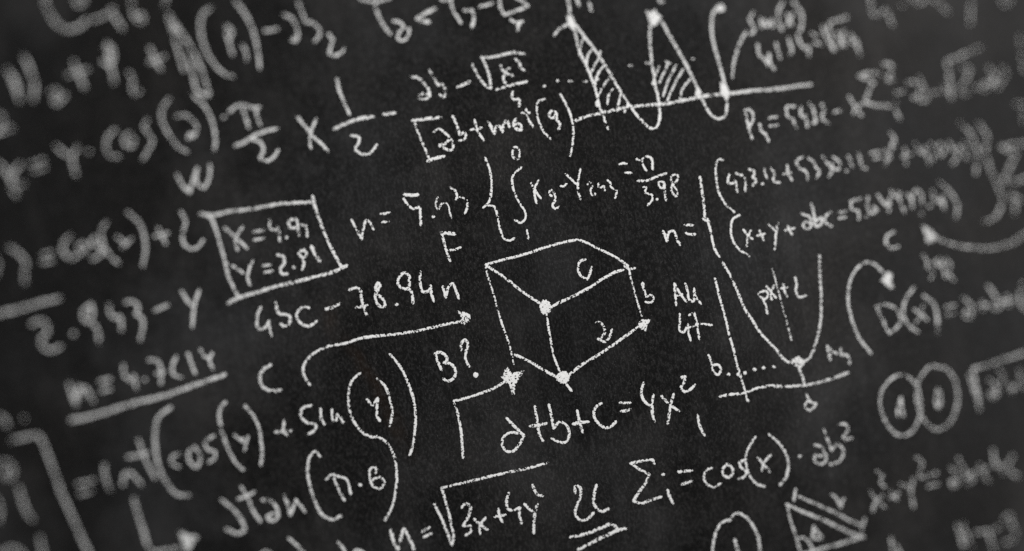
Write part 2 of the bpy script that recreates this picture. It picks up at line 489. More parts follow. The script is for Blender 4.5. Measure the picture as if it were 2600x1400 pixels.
formula('bracketed term ab+mat(9) ending at a long parenthesis', [
    ('[', '01 w10: 1575,1215 1700,1200 1860,1180 | 01 w7 d.74: 1600,1240 1630,1330 1660,1400 1700,1500 1745,1600 | 11 w10: 1725,238 1800,208 1895,185'),
    ('a', '01: 1790,1330 1840,1300 1900,1340 1950,1390 1985,1460 1970,1510 1900,1497 1845,1462 1900,1450 1950,1400'),
    ('b', '01: 1980,1170 2020,1260 2052,1360! 2100,1335 2110,1380 2080,1410 2045,1415'),
    ('+', '01: 2200,1210 2230,1320 2290,1415 ; 2160,1308 2270,1290'),
    ('m', '01: 2335,1230 2370,1290 2400,1350! 2420,1280 2440,1272 2480,1330! 2500,1240 2522,1215 2550,1280', 9),
    ('a', '02: 40,1200 15,1250 50,1300 90,1310 80,1250 40,1250', 9.5),
    ('t', '02: 140,1100 160,1190 210,1280 ; 100,1140 180,1135'),
    ('(', '02: 330,1000 270,1020 248,1110 270,1220 320,1330 390,1400', 7),
    ('9', '02: 440,1130 390,1122 378,1170 420,1190 445,1140! 450,1200 482,1250 468,1310', 9),
    (')', '02: 485,950 550,1060 590,1160 615,1280 615,1400 605,1480 585,1572', 7)], 8)
formula('expression 4bc-78.94n above the long arrow', [
    ('4', '21: 50,320 10,430 25,530 80,530 135,455! 140,530 155,605'),
    ('b', '21: 200,275 240,385 290,392 340,415 335,480 285,510 250,490', 10),
    ('c', '21: 535,325 460,325 412,390 440,470 530,510 612,458'),
    ('-', '21: 700,338 770,320 845,280', 9.5),
    ('7', '21: 940,145 1000,125 1040,130 1060,220 1085,320 1115,402 ; 1005,322 1060,312 1122,298'),
    ('8', '21: 1230,72 1250,110 1215,160 1200,220 1250,310 1295,312 1280,240 1215,180 1205,120 1230,72'),
    ('.', '21 d.7: 1415,290'),
    ('9', '21: 1540,60 1545,10 1495,-30 1445,15 1430,90 1475,130 1530,130 1548,60 ; 1500,130 1545,140 1572,200 1580,280'),
    ('4', '21: 1655,-40 1655,80 1680,165 1740,150 1757,100! 1770,200 1790,260'),
    ('n', '21: 1880,110 1910,220! 1950,100 1975,80 2010,150 2040,232')], 8.5)
thing('chalk_arrow', 'long curved chalk arrow sweeping right under 4bc-78.94n', 'arrow', [
    ('shaft', '21: 545,1100 490,1020 475,930 530,830 620,760 740,710 900,680 1060,630 1250,605 1450,585 1650,550 1850,505 2060,460', 8.5),
    ('arrow_head', '21 d.66: #2030,360 2100,365 2155,400 2150,460 2110,480 2090,510 2060,480 2070,430 | 21: 2040,370 2120,400 2150,430', 7)], 'chalk arrows')
letter('letter c at the tail of the long arrow', [('c', '21: 150,900 70,950 40,1040 80,1130 160,1160 250,1150')], 10)
formula('equation n equals the root of 3x+4y squared', [
    ('n', '31: 1355,1170 1390,1300 1430,1370! 1460,1250 1490,1160 1530,1230 1590,1370', 10),
    ('=', '31: 1665,1190 1745,1145 ; 1690,1245 1770,1205', 9.5),
    ('R', '31: 1795,910 1880,1090 1972,1325! 1985,1280 1960,1100 1910,890 1868,748! 2000,720 2200,670 2400,625 2576,585 2746,550 2936,495'),
    ('3', '31: 2070,950 2110,905 2152,930 2140,1030 2085,1130! 2160,1135 2165,1180 2108,1225'),
    ('x', '31: 2195,1060 2260,1120 2330,1170 ; 2310,1050 2260,1120 2255,1210'),
    ('+', '31: 2400,1040 2510,1020 ; 2440,960 2450,1040 2480,1090'),
    ('4', '31: 2545,800 2520,890 2540,965 2600,972 2658,945! 2648,1010 2672,1105'),
    ('y', '32: 125,910 165,955 210,985 ; 257,900 232,1000 220,1110 220,1205'),
    ('2', '32: 205,715 230,780 260,820 310,830')], 8.5)
formula('large figures 2c with a double underline at the bottom', [
    ('2', '32: 635,800 640,730 680,740 690,820 650,930 635,1000 680,1070 740,1070 822,1000'),
    ('c', '32: 850,720 822,850 840,940 900,985 970,960', 9.5),
    ('underline', '32: 585,1245 750,1210 900,1150 1010,1115 1060,1160', 10),
    ('underline', '32: 665,1370 800,1300 950,1230 1060,1180 1145,1160', 10)], 8.5)
formula('sum equation with i=cos(x) times ab squared', [
    ('S', '32: 1435,505 1415,465! 1300,480 1190,500! 1280,560 1382,612! 1360,670 1280,790 1222,885! 1300,905 1400,870 1500,840'),
    ('i', '32: 1520,615 ; 1565,770 1590,850 1620,905'),
    ('=', '32: 1665,592 1740,580 1810,575 ; 1710,715 1810,680'),
    ('c', '32: 2010,550 1960,570 1930,630 1950,700 2020,740 2100,705', 7.5),
    ('o', '32: 2160,510 2120,560 2130,620 2180,645 2225,590 2200,530 2155,512'),
    ('s', '32: 2330,470 2288,500 2310,550 2360,592 2340,640 2280,655'),
    ('(', '32: 2450,235 2390,330 2350,440 2360,540 2400,640 2460,710 2540,735', 7.5),
    ('x', '32: 2475,445 2530,510 2590,585 ; 2600,420 2540,490 2515,575'),
    (')', '33: 10,210 100,290 180,400 205,520 180,640 120,720', 8),
    ('*', '33: 320,430'),
    ('a', '33: 470,320 520,330 570,390 590,450 540,510 470,480 465,430 560,432'),
    ('b', '33: 565,165 600,270 640,372! 700,310 750,360 750,430 700,490 625,510'),
    ('2', '33: 720,110 780,110 800,160 755,235! 770,260 840,248')], 8.5)
# ---------------------------------------------------------------- parabola plot
thing('parabola_graph', 'chalk graph of a steep parabola standing on crossed axes', 'graph', [
    ('axis', '22: 2040,30 2080,190 2130,370 2170,530 2220,720 2270,920 2320,1080 2375,1270', 7.5),
    ('axis', '22: 2090,1215 2200,1195 2340,1180 2450,1140 2576,1112 2720,1115 2940,1105 3120,1065 3250,1025 3380,975', 8.5),
    ('curve', '22: 2120,-130 2200,10 2280,190 2340,330 2430,470 2510,590 2576,660 2660,750 2760,860 2840,885 2900,880 2980,840 3050,700 3090,540 3110,380 3110,200 3100,0 3095,-200', 8),
    ('vertex_dot', '23: #240,850 310,815 370,860 350,910 320,945 270,905', None, 0.88),
    ('stem', '23: 310,930 340,1000 370,1100', 8),
    ('centre_line', '23: 45,-70 80,60 130,260 180,440 235,650', 5, 0.72),
    ('dotted_line', '22: 2180,995 ; 2275,995 ; 2345,980 ; 2440,945 ; 2530,930 | 23: 60,915', 9)], 'chalk graphs')
letter('expression px+2 inside the parabola', [
    ('p', '22: 2480,185 2530,250 2570,380 ; 2490,175 2550,150 2576,200 2540,240'),
    ('x', '23: -15,108 28,165 78,225 ; 62,100 28,165 35,248'),
    ('+', '23: 155,85 165,150 190,210 ; 130,130 190,120'),
    ('2', '23: 270,15 290,80 280,160 310,215 380,205')], 7.5, None, 'chalk_formula', 'formula')
letter('letter b at the dotted line of the parabola graph', [('b', '22: 1975,800 2010,880 2030,970 2070,1000 2100,960 2080,900 2030,900')], 8)
letter('letter d under the axis of the parabola graph', [('d', '23: 385,1190 420,1260 485,1290! 460,1330 420,1360 370,1310 390,1270 470,1285')], 7.5)
letter('small note n4 at the right end of the parabola axis', [
    ('n', '23: 630,850 610,780 590,710 640,760 690,790'), ('4', '23: 730,740 740,800 795,800 820,880')], 9.5, None, 'chalk_formula', 'formula')
# ---------------------------------------------------------------- wave plot
thing('wave_graph', 'chalk wave crossing a long axis with two hatched areas beneath it', 'graph', [
    ('axis', '02: 640,1215 760,1170 900,1140 1060,1100 1250,1070 1450,1055 1650,1030 1830,990 2000,960 2180,945 2380,920 2576,905 2720,890 2860,870 3006,852', 9.5),
    ('axis', '02: 550,-80 575,60 590,200 640,360 690,540 740,650 800,790 840,900 870,1030 910,1150 940,1230 965,1300', 8.5),
    ('curve', '02: 425,360 480,290 560,250 600,230 680,310 760,410 850,530 960,700 1060,870 1160,1030 1230,1130 1310,1220 1390,1290 1440,1295 1480,1220 1485,1100 1470,980 1440,860 1420,720 1395,520 1385,380 1400,220 1425,150! 1500,220 1600,390 1700,560 1790,730 1870,900 1930,1040 2000,1150 2070,1200 2140,1170 2160,1080 2150,960 2130,820 2080,620 2020,400 2010,250 2040,110 2090,80', 8.5),
    ('peak_dot', '02: #1355,120 1440,105 1505,185 1450,250 1400,265 | 02: @2095,85,50,46'),
    ('crossing_dot', '02: #2095,840 2150,845 2200,950 2155,1000 2100,950 | 02: @1875,940,36,44 | 02: #550,160 610,170 650,270 600,290 560,240'),
    ('hatching', '02: 680,560 690,450 730,380; 750,650 760,570 815,490; 785,750 830,660 870,590 890,520; 840,870 850,780 915,670; 865,970 930,850 1020,730; 960,1050 975,960 1015,900; 1058,1120 1075,1030 1095,950; 1130,1130 1165,1050 ; @862,1045,28,36', 7.5),
    ('hatching', '02: 1440,770 1460,720 1485,660; 1480,840 1520,750 1570,640; 1520,970 1560,840 1650,660; 1555,1040 1610,900 1720,700; 1690,1000 1720,890 1790,800; @1430,840,26,30', 7),
    ('dotted_line', '02: 325,868; 455,815; 570,818 600,822; 720,820 750,822; 860,800; 1180,658 1210,662; 1350,635 1390,636; 1550,620 1590,640; 1720,590; 1820,600', 7.5, 0.74)], 'chalk graphs')

# ================================================================== left half
formula('blurred top corner scrawl starting with a large C', [
    ('c', '00: 500,-150 455,0 500,130 585,250 690,300 800,270 880,200', 11),
    ('o', '00: 740,-40 790,50 850,20 830,-40'),
    ('s', '00: 930,210 1000,190 1070,150 1135,80! 1130,130 1190,220 1240,300', 10),
    ('6', '00: 1320,-60 1330,60 1370,200 1440,220 1430,150 1370,170', 9)], 9, 0.72)
thing('zigzag_drawing', 'narrow blurred chalk zigzag wedge dropping beside the parenthesis', 'drawing', [
    ('wedge_edge', '00: 1690,-120 1655,50', 10, 0.7),
    ('wedge_edge', '00: 1690,170 1750,340 1800,540 1850,710'),
    ('wedge_edge', '00: 1700,150 1850,370 1960,540 2040,720 2110,960'),
    ('hatching', '00: 1890,560 1940,760 2000,930 2090,970 ; 1740,240 1790,330 ; 1990,620 2020,690 ; @2105,945,22,26')], None, 9, 0.8)
formula('expression (p2)-ab sub 2 beside the zigzag wedge', [
    ('(', '00: 2120,80 2045,140 2020,300 2060,470 2150,640 2250,740 2350,775', 9),
    ('p', '00: 2280,260 2290,380 2320,470 2340,550 ; 2300,270 2335,320 2310,400', 8),
    ('2', '00: 2440,460 2480,530 2480,610', 8),
    (')', '00: 2370,10 2460,130 2540,290 2590,480 2615,690', 9),
    ('-', '01: 90,312 150,308 210,295', 10),
    ('a', '01: 280,150 360,190 410,280 420,370 395,420 360,400 400,385'),
    ('b', '01: 425,20 460,120 500,225! 560,230 630,290 640,360 595,415'),
    ('2', '01: 730,345 770,400 750,480 745,545 790,565 850,540 885,495')], 9, 0.84)
formula('blurred sum W2+p2+ at the left edge near the top', [
    ('w', '00: 80,700 140,840 200,1010 ; 130,760 190,900 ; 240,570 310,720 350,870 330,1000', 10),
    ('2', '00: 510,930 570,910 590,960 540,1010 560,1040 660,960', 9),
    ('+', '00: 740,620 790,740 850,880 ; 670,760 880,700'),
    ('p', '00: 1080,440 1105,600 1150,830 ; 1060,480 1110,470 1140,560 1110,650 1040,620', 10),
    ('2', '00: 1300,730 1340,800 1330,880 1360,950 1410,920', 9),
    ('+', '00: 1510,490 1560,600 1620,700 ; 1500,630 1660,570')], 9, 0.84)
letter('blurred figure 2 cut by the left edge above y=y cos', [('2', '00: -80,1150 0,1150 30,1220 0,1300 -60,1350! 30,1320 120,1290')], 10, 0.8, 'chalk_digit', 'digit')
formula('blurred equation y=y cos(2) on the left', [
    ('y', '10: -30,250 80,360 170,490 240,460 ; 200,270 130,370 110,480 160,580', 9.5),
    ('=', '10: 310,270 440,225 ; 340,335 450,300', 9),
    ('y', '10: 570,90 650,160 720,190 ; 780,100 730,190 740,290 765,370'),
    ('*', '10: 900,140', 10),
    ('c', '10: 1160,-80 1080,0 1068,90 1110,180 1200,190'),
    ('o', '10: 1300,-40 1350,10 1340,80 1290,90 1250,40 1270,-30 1320,-40', 9),
    ('s', '10: 1480,-180 1450,-110 1500,-40 1535,30 1490,130 1440,220'),
    ('(', '00: 1700,1000 1640,1090 1630,1200 1680,1320 1750,1430 1820,1500 1890,1530'),
    ('2', '00: 1780,1170 1860,1160 1940,1210 1980,1290 1950,1370 1890,1390 1920,1350 1970,1360', 9),
    (')', '00: 1940,950 2050,1060 2120,1180 2160,1320 2170,1420 2160,1510')], 9, 0.8)
formula('fraction pi over 2 before the slanted x', [
    ('PI', '00: 2310,1125 2370,1075 2450,1060 2540,1085 2610,1080 ; 2440,1090 2475,1190 2505,1290 ; 2575,1090 2590,1180 2620,1260 ; 2245,1185 2260,1180'),
    ('/', '10: 2370,80 2470,40 2560,-20 2700,-70 2790,-90', 10),
    ('2', '11: -30,20 50,50 75,130 45,205 100,235 170,205 225,125', 10)], 9, 0.86, 'chalk_fraction', 'fraction')
formula('term x times one half and a minus sign', [
    ('x', '01: 420,1180 500,1280 570,1370 650,1440 725,1525 ; 605,1200 560,1310 545,1430 555,1490', 9.5),
    ('1', '01: 815,800 840,920 890,1040 940,1150', 10),
    ('/', '01: 790,1300 920,1240 1050,1195 1180,1180', 11),
    ('2', '11: 960,-20 1040,0 1030,60 1000,110 1060,165 1140,160 1190,110 1220,60', 8.5),
    ('-', '01: 1285,1152 1400,1138', 10)], 9.5, 0.86, 'chalk_fraction', 'fraction')
letter('capital letter W above the framed box', [('w', '10: 1780,370 1840,480 1910,555! 1940,440 1985,310! 1990,470 2050,505 2100,420 2120,265')], 9.5, 0.86)
formula('blurred equation y=cos(x)+2 left of the framed box', [
    ('y', '10: 100,1110 210,1180 260,1260 250,1380 255,1450', 11),
    ('=', '10: 430,1175 520,1155 ; 430,1250 530,1235', 8),
    ('c', '10: 700,990 640,1060 640,1150 720,1210 790,1180', 10),
    ('o', '10: 830,1060 870,1110 825,1155 785,1110 830,1060', 8),
    ('s', '10: 960,1000 920,1060 1010,1100 1030,1140 980,1200 930,1220', 9),
    ('(', '10: 1080,830 1020,950 1030,1060 1100,1180 1200,1270', 9),
    ('x', '10: 1180,1000 1260,1070 ; 1330,1010 1230,1110', 8),
    (')', '10: 1290,750 1400,860 1450,980 1465,1110 1440,1290', 9),
    ('+', '10: 1590,900 1630,990 1670,1070 ; 1560,990 1690,960', 9),
    ('2', '10: 1820,750 1865,830 1850,930 1840,1040 1880,1100 1940,1120 2010,1080 2045,1030', 9.5)], 9, 0.84)
letter('blurred stroke at the left edge beside y=cos(x)+2', [('mark', '10: -60,1180 -20,1270 -40,1380')], 9, 0.7, 'chalk_mark', 'mark')
thing('chalk_box', 'tilted rectangle drawn around the x and y values', 'drawing', [
    ('box_edge', '10: 2020,768 2130,780 2300,745 2576,712 2826,665 2976,655 3140,650', 10),
    ('box_edge', '11: 570,585 590,680 660,880 740,1070 810,1210 870,1310', 9.5),
    ('box_edge', '20: 2300,275 2420,220 2576,172 2780,108 2980,62 3200,5 3350,-35 3490,-100', 10.5),
    ('box_edge', '20: 2120,-607 2190,-400 2270,-130 2300,10 2350,120 2400,220', 9.5),
    ('corner_dot', '10: @2115,790,30,26')], None, 9.5, 0.88)
formula('value x=4.91 on the upper line in the rectangle', [
    ('x', '10: 2260,910 2380,1010 2490,1115 ; 2440,900 2370,1030 2390,1130', 9),
    ('=', '10: 2550,950 2650,930 ; 2560,1030 2660,1010', 8.5),
    ('4', '11: 140,830 150,920 210,935! 215,900 240,1045'),
    ('.', '11: 310,1005'),
    ('9', '11: 400,815 330,840 350,910 420,890 410,820 ; 425,890 430,985'),
    ('1', '11: 450,870 500,890 515,995')], 8.5, 0.82)
formula('value y=2.81 on the lower line in the rectangle', [
    ('y', '10: 2340,1290 2450,1360 ; 2545,1235 2505,1340 2495,1420 2515,1480', 9),
    ('=', '11: 70,1290 150,1275 ; 90,1355 165,1340', 8.5),
    ('2', '11: 215,1180 270,1190 285,1260 245,1330 260,1370 315,1370'),
    ('.', '11: 380,1305'),
    ('8', '11: 480,1125 430,1165 470,1205 510,1160 480,1125 ; 470,1200 485,1260 465,1325'),
    ('1', '11: 560,1095 598,1180 645,1250', 10.5, 0.97)], 9, 0.84)
letter('thick blurred bar entering from the left edge over 2.943', [('line', '20: -160,420 60,368 250,320 420,270 595,232')], 13, 0.8, 'chalk_line', 'line')
formula('expression 2.943-y with a wide dash', [
    ('2', '20: 320,490 400,450 465,480 480,560 415,650 430,710 500,750 610,715', 9.5),
    ('.', '20: 740,585', 12),
    ('9', '20: 920,290 840,360 840,430 900,465 930,390 920,300 ; 900,450 970,520 1000,665', 9.5),
    ('4', '20: 1095,290 1115,390 1165,430! 1200,410 1225,550', 10),
    ('3', '20: 1270,270 1340,260 1395,320 1370,390! 1430,430 1435,540 1412,645', 10),
    ('-', '20: 1560,350 1690,298', 11),
    ('y', '20: 1830,160 1890,260 1955,320 ; 2005,145 1960,290 1938,515', 10)], 9.5, 0.86)
formula('underlined value m=4.7614 on the left', [
    ('m', '20: 690,1080 725,1180 765,1295! 775,1180 800,1120 835,1210! 850,1125 890,1170 935,1265', 10),
    ('=', '20: 1000,1070 1110,1040 ; 1010,1165 1110,1140', 9),
    ('4', '20: 1245,900 1250,1000 1320,1060! 1340,1010 1375,1130', 9.5),
    ('.', '20: 1460,1045', 9),
    ('7', '20: 1500,850 1570,850 1620,930 1620,1085 ; 1570,985 1660,965', 9),
    ('6', '20: 1775,820 1735,920 1750,1000 1830,1020', 9.5),
    ('1', '20: 1890,785 1930,890 1965,985', 9.5),
    ('4', '20: 2015,745 2050,810 2120,840! ; 2135,780 2110,850 2145,940', 9.5),
    ('underline', '20: 720,1455 900,1420 1150,1345 1400,1270 1650,1210 1880,1130 2080,1060 2265,995', 12)], 9.5, 0.86)
formula('long expression =ln(cos(x)+sin(y)) with wrapped parentheses', [
    ('=', '30: 780,715 940,675 ; 810,810 930,780', 8.5),
    ('l', '30: 1050,520 1060,640 1110,770', 10),
    ('n', '30: 1235,715 1250,610! 1300,595 1360,640 1425,715', 10),
    ('+', '30: 1395,270 1440,400 1500,540 1560,650 ; 1290,440 1400,420 1500,390', 9.5),
    ('(', '30: 1720,-60 1600,30 1562,180 1570,370 1610,560 1680,700 1780,810 1900,825', 10),
    ('c', '30: 1800,400 1735,440 1735,505 1800,540', 9),
    ('o', '30: 1960,330 1900,390 1920,500 1980,540 2020,460 1990,370 1950,330', 9),
    ('s', '30: 2150,225 2060,300 2090,360 2165,390 2160,450 2105,490', 9),
    ('(', '30: 2270,-120 2210,-30 2210,60 2250,230 2320,400 2400,530 2450,570', 9.5),
    ('x', '30: 2360,220 2450,290 ; 2495,230 2460,370 ; @2440,260,20,20', 8.5),
    (')', '30: 2460,-80 2540,10 2600,130 2630,300 2637,420 2625,520', 9),
    ('+', '31: 285,70 280,180 310,220 ; 195,188 370,175', 8.5),
    ('s', '31: 560,-80 470,-50 450,20 510,90 605,125 590,170 515,215', 9),
    ('i', '31: 650,-50 660,60 690,110', 9),
    ('n', '31: 765,-40 785,70 810,70! 820,10 850,40 880,95', 9),
    ('(', '31: 1050,-405 970,-330 935,-220 935,-100 955,10 1010,120 1100,210 1180,240 1215,235', 8),
    ('y', '31: 1115,-140 1150,-100 1180,-80! 1225,-155! 1215,-50 1220,30 1248,78', 8.5),
    (')', '31: 1220,-350 1300,-270 1350,-130 1370,0 1345,128', 8),
    (')', '31: 1345,-600 1450,-470 1540,-280 1600,-60 1605,100 1580,310 1545,428', 8)], 9, 0.86)
formula('term atan(pi 6) at the bottom inside tall parentheses', [
    ('a', '30: 2230,870 2350,970 2440,1090 2460,1170 2400,1210 2280,1165', 10),
    ('t', '30: 2430,740 2500,860 2560,1000 2625,1090 ; 2400,860 2480,830 2560,790', 9),
    ('a', '31: 65,870 160,890 220,970 220,1050 160,1080 110,1040 190,1000', 9.5),
    ('n', '31: 285,825 325,930 345,1020! 380,940 400,870! 450,930 495,995', 9.5),
    ('(', '31: 645,435 600,380 540,440 520,560 550,750 600,900 680,1030 770,1070 855,1028', 9),
    ('PI', '31: 705,665 760,620 850,640 900,655 955,810 ; 785,650 830,760 890,875', 8.5),
    ('*', '31: 1050,720', 9),
    ('6', '31: 1205,600 1210,550 1160,550 1148,650 1190,740 1250,755 1292,690 1240,640 1175,670', 8),
    (')', '31: 1210,225 1300,280 1380,400 1415,560 1410,730 1380,900 1320,1040 1295,1078', 8)], 9, 0.86)
thing('chalk_arrow', 'right angled chalk arrow below ln at the bottom', 'arrow', [
    ('shaft', '30: 1350,860 1390,1020 1450,1200 1490,1330 1545,1392 1650,1380 1790,1355', 10),
    ('arrow_head', '30: #1810,1200 2000,1235 1930,1330 1860,1420 1850,1330', None, 0.74)], 'chalk arrows')
thing('chalk_line', 'bent corner line slanting down in the bottom left corner', 'line', [
    ('line', '30: 120,275 280,230 395,215! 440,310 520,520 630,820 740,1060 840,1290 930,1460')], None, 11, 0.78)
formula('blurred figures beside the bent corner line at the left edge', [
    ('5', '30: -40,20 40,40 80,130', 11),
    ('.', '30: 245,50', 9),
    ('2', '30: -40,510 50,480 130,540 130,620 80,660 40,600 90,570', 10),
    ('1', '30: 195,750 230,880 270,990 325,1065', 11),
    (')', '30: -40,850 0,960 -20,1100', 10),
    ('0', '30: 0,1450 50,1380 120,1360 200,1380 260,1460', 10),
    ('1', '30: 400,1250 420,1330 440,1450', 10)], 10, 0.78)
formula('cut off letters at the bottom edge under atan', [
    ('a', '31: 50,1420 90,1390 150,1400', 9),
    ('b', '31: 330,1255 420,1335 500,1425 560,1500', 9.5),
    ('h', '31: 830,1295 885,1370 920,1460 ; 960,1410 1010,1375 1070,1390 1110,1450', 9)], 9, 0.8)

# ================================================================== top and right half
formula('blurred letters T3 < Y7 at the top edge', [
    ('t', '01: 1040,-20 1190,15 1350,-20 ; 1195,20 1230,150 1300,280 1355,345'),
    ('3', '01: 1385,215 1450,230 1490,280 1440,330 1430,390 1490,410 1530,360 1540,290', 10),
    ('<', '01: 1800,90 1700,140 1620,190! 1740,225', 11),
    ('y', '01: 1820,-30 1900,5 1970,-5 ; 1955,10 1990,110 2065,235'),
    ('7', '01: 2095,108 2175,105! 2190,170 2175,280'),
    ('-', '01: 2255,72 2375,35'),
    ('[', '01: 2450,-40 2460,80 2490,150! 2570,130 2650,100 2735,65! 2690,20 2610,-30'),
    ('x', '01: 2560,200 2620,230 2685,220 ; 2640,240 2630,310 ; @2645,245,22,28')], 9.5, 0.84)
letter('small cut off marks at the top edge beside the wave axis', [
    ('mark', '02: 640,-60 655,0 672,60'), ('mark', '02: 775,30 790,70 800,110')], 9, 0.76, 'chalk_mark', 'mark')
letter('small tick at the top edge above the wave peak', [('mark', '02: 1470,-40 1500,20 1520,15')], 9, 0.7, 'chalk_mark', 'mark')
letter('tall slanted stroke left of the sin(x) note', [('mark', '02: 2355,320 2290,440 2250,560 2225,680 2220,780')], 9, 0.8, 'chalk_line', 'line')
formula('blurred note sin(x) over a root term at the top', [
    ('s', '02: 2430,130 2390,190 2420,260 2440,320 2400,345', 8.5),
    ('i', '02: 2500,190 2520,280', 8),
    ('n', '03: -40,200 -10,270 30,200 50,270', 8.5),
    ('(', '03: 150,20 105,110 100,200 140,310', 8.5),
    ('x', '03: 190,150 240,250 ; 250,140 190,260', 8.5),
    (')', '03: 250,20 320,110 345,220 325,310', 9),
    ('4', '02: 2470,450 2490,560 2560,620 2570,660', 8.5),
    ('y', '03: 10,540 20,640 75,710', 8.5),
    ('1', '03: 80,440 100,510 120,590', 8.5),
    ('2', '03: 205,390 225,450 240,520 225,560', 8.5),
    ('4', '03: 295,350 330,450 370,490! 400,470 410,560', 8.5),
    ('=', '03: 440,340 500,370 ; 460,430 540,450', 8),
    ('R', '03: 545,270 600,400 665,510! 640,400 610,270 630,220! 720,200 795,175', 8.5),
    ('x', '03: 690,330 780,470 ; 760,310 725,470', 8.5),
    ('4', '03: 835,350 860,440 900,440! 880,400 925,560', 8.5)], 8.5, 0.84)
formula('faint cut off marks in the top right corner', [
    ('l', '03: 1010,-80 1030,20 1065,150 1110,155', 10),
    ('n', '03: 1140,130 1190,100 1220,180 1265,260', 9),
    ('.', '03: 1350,60', 9),
    ('w', '03: 1440,-40 1500,40 1600,-20! 1680,10 1740,60 1810,130', 9),
    ('1', '03: 2040,-80 2040,60 2035,230', 9),
    ('2', '03: 2330,-40 2400,50 2450,-30', 9)], 9, 0.7)
formula('value P5=5432- below the end of the wave axis', [
    ('p', '02: 2345,1110 2380,1270 2415,1395 ; 2340,1125 2390,1105 2430,1190 2395,1265'),
    ('5', '02: 2490,1250 2510,1320 2545,1350 2580,1430'),
    ('=', '03: 10,1190 85,1175 ; 20,1272 95,1260'),
    ('5', '03: 275,1075 190,1080 190,1160 250,1205 280,1290'),
    ('4', '03: 330,1080 335,1170 375,1200! 370,1160 395,1280'),
    ('3', '03: 415,1040 455,1100 470,1170 475,1240 445,1235'),
    ('2', '03: 540,1045 560,1120 540,1180 600,1240'),
    ('-', '03: 665,1130 730,1115')], 8.5, 0.84)
formula('blurred sum sign with x, ab and a root on the right', [
    ('x', '03: 815,975 880,1080 940,1165 ; 940,1040 880,1110 850,1150', 9),
    ('S', '03: 1130,750 1020,735 915,765! 1060,830! 1010,930 975,1030! 1080,1060 1210,1070', 10),
    ('2', '03: 1165,650 1230,650 1245,710 1200,810 1260,800', 9),
    ('1', '03: 1285,1035 1290,1110 1320,1195', 10),
    ('-', '03: 1285,935 1355,925', 10),
    ('a', '03: 1410,830 1480,830 1530,920 1490,1000 1450,970 1530,950', 9),
    ('b', '03: 1520,780 1560,880 1590,940 1620,950 1590,1010 1530,1015', 9),
    ('-', '03: 1660,935 1725,925', 9),
    ('R', '03: 1765,840 1800,930 1845,985! 1825,800 1795,620! 1850,600 1980,545 2130,480', 9.5),
    ('2', '03: 1960,680 2020,690 2005,780 1950,860 1940,930 2000,950', 9),
    ('-', '03: 2060,885 2120,875', 9),
    ('a', '03: 2220,690 2285,770 2240,870 2160,900 2190,840 2290,830', 9),
    ('b', '03: 2340,670 2395,730 2350,820 2300,900', 9)], 9, 0.78)
formula('cut off stroke and mark at the right edge near the top', [
    (')', '03: 2540,380 2545,480 2590,720', 9), ('2', '03: 2500,1050 2560,1045 2575,1130 2570,1220', 9)], 9, 0.7)
formula('equation start n= with a tall curly brace opening two lines', [
    ('n', '12: 1520,940 1560,1045! 1590,945 1620,938 1660,1020 1692,1080'),
    ('=', '12: 1738,878 1820,880 ; 1750,958 1790,972 1840,970'),
    ('{', '12: 1888,390 1910,520 1930,660 1940,800 | 12 w9: 1922,815 1980,845 | 12: 1965,815 2000,960 2020,1060 2045,1130 2090,1205')], 8, 0.86)
formula('upper row in parentheses starting 433.12+5338', [
    ('(', '12: 2120,225 2080,215 2052,280 2055,400 2080,540 2140,660 2235,752', 7),
    ('4', '12: 2185,370 2178,455 2235,462! 2240,440 2265,545'),
    ('3', '12: 2255,358 2320,385 2350,450 2345,535'),
    ('3', '12: 2385,318 2440,345 2420,400! 2455,430 2425,482'),
    ('.', '12: 2520,465', 7),
    ('1', '12: 2535,310 2562,405'),
    ('2', '13: 30,310 62,360 50,420 70,450 115,450'),
    ('+', '13: 190,280 205,370 240,430 ; 150,372 230,355', 8),
    ('5', '13: 345,195 288,230 310,300 375,340 400,425'),
    ('3', '13: 405,205 460,250 480,300 515,335 490,405'),
    ('3', '13: 545,185 600,260 640,330 610,395'),
    ('8', '13: 655,195 715,250 705,320 650,300 640,260'),
    ('.', '13: 790,335', 7),
    ('1', '13: 805,185 850,290'),
    ('2', '13: 905,135 930,230 950,300 995,310'),
    ('=', '13: 1035,155 1120,140 ; 1060,215 1140,195'),
    ('x', '13: 1165,110 1240,210 ; 1245,100 1180,280'),
    ('2', '13: 1230,-50 1275,20 1240,85 1290,90'),
    ('+', '13: 1375,110 1390,280 ; 1335,195 1435,165'),
    ('4', '13: 1480,50 1510,130 1570,160! 1570,90 1620,260'),
    ('5', '13: 1640,60 1690,120 1650,230'),
    ('0', '13: 1720,60 1770,120 1740,180 1700,110 1730,60'),
    ('y', '13: 1820,50 1870,130 1930,90 1900,190 1860,260'),
    ('2', '13: 1960,40 2005,110 1985,200 2020,210'),
    (')', '03: 1930,1240 2030,1340 2070,1420 2110,1530 2100,1650 2090,1745', 9)], 8, 0.82)
thing('sum_sign', 'blurred sum sign cut by the right edge with a small n below it', 'sign', [
    ('sum_stroke', '13: 2620,60 2480,65 2350,95! 2490,165! 2430,300 2370,430! 2480,440 2640,390', 10.5),
    ('n', '13: 2450,560 2490,680 2480,760 ; 2490,590 2540,640', 10)], FORM, 10, 0.8)
thing('chalk_line', 'tall double curved parenthesis sweeping down on the right', 'line', [
    ('line', '13: 2120,-140 2200,-20 2190,130 2230,290 2310,480 2355,630 2320,750 2260,820 2180,845')], None, 10, 0.74)
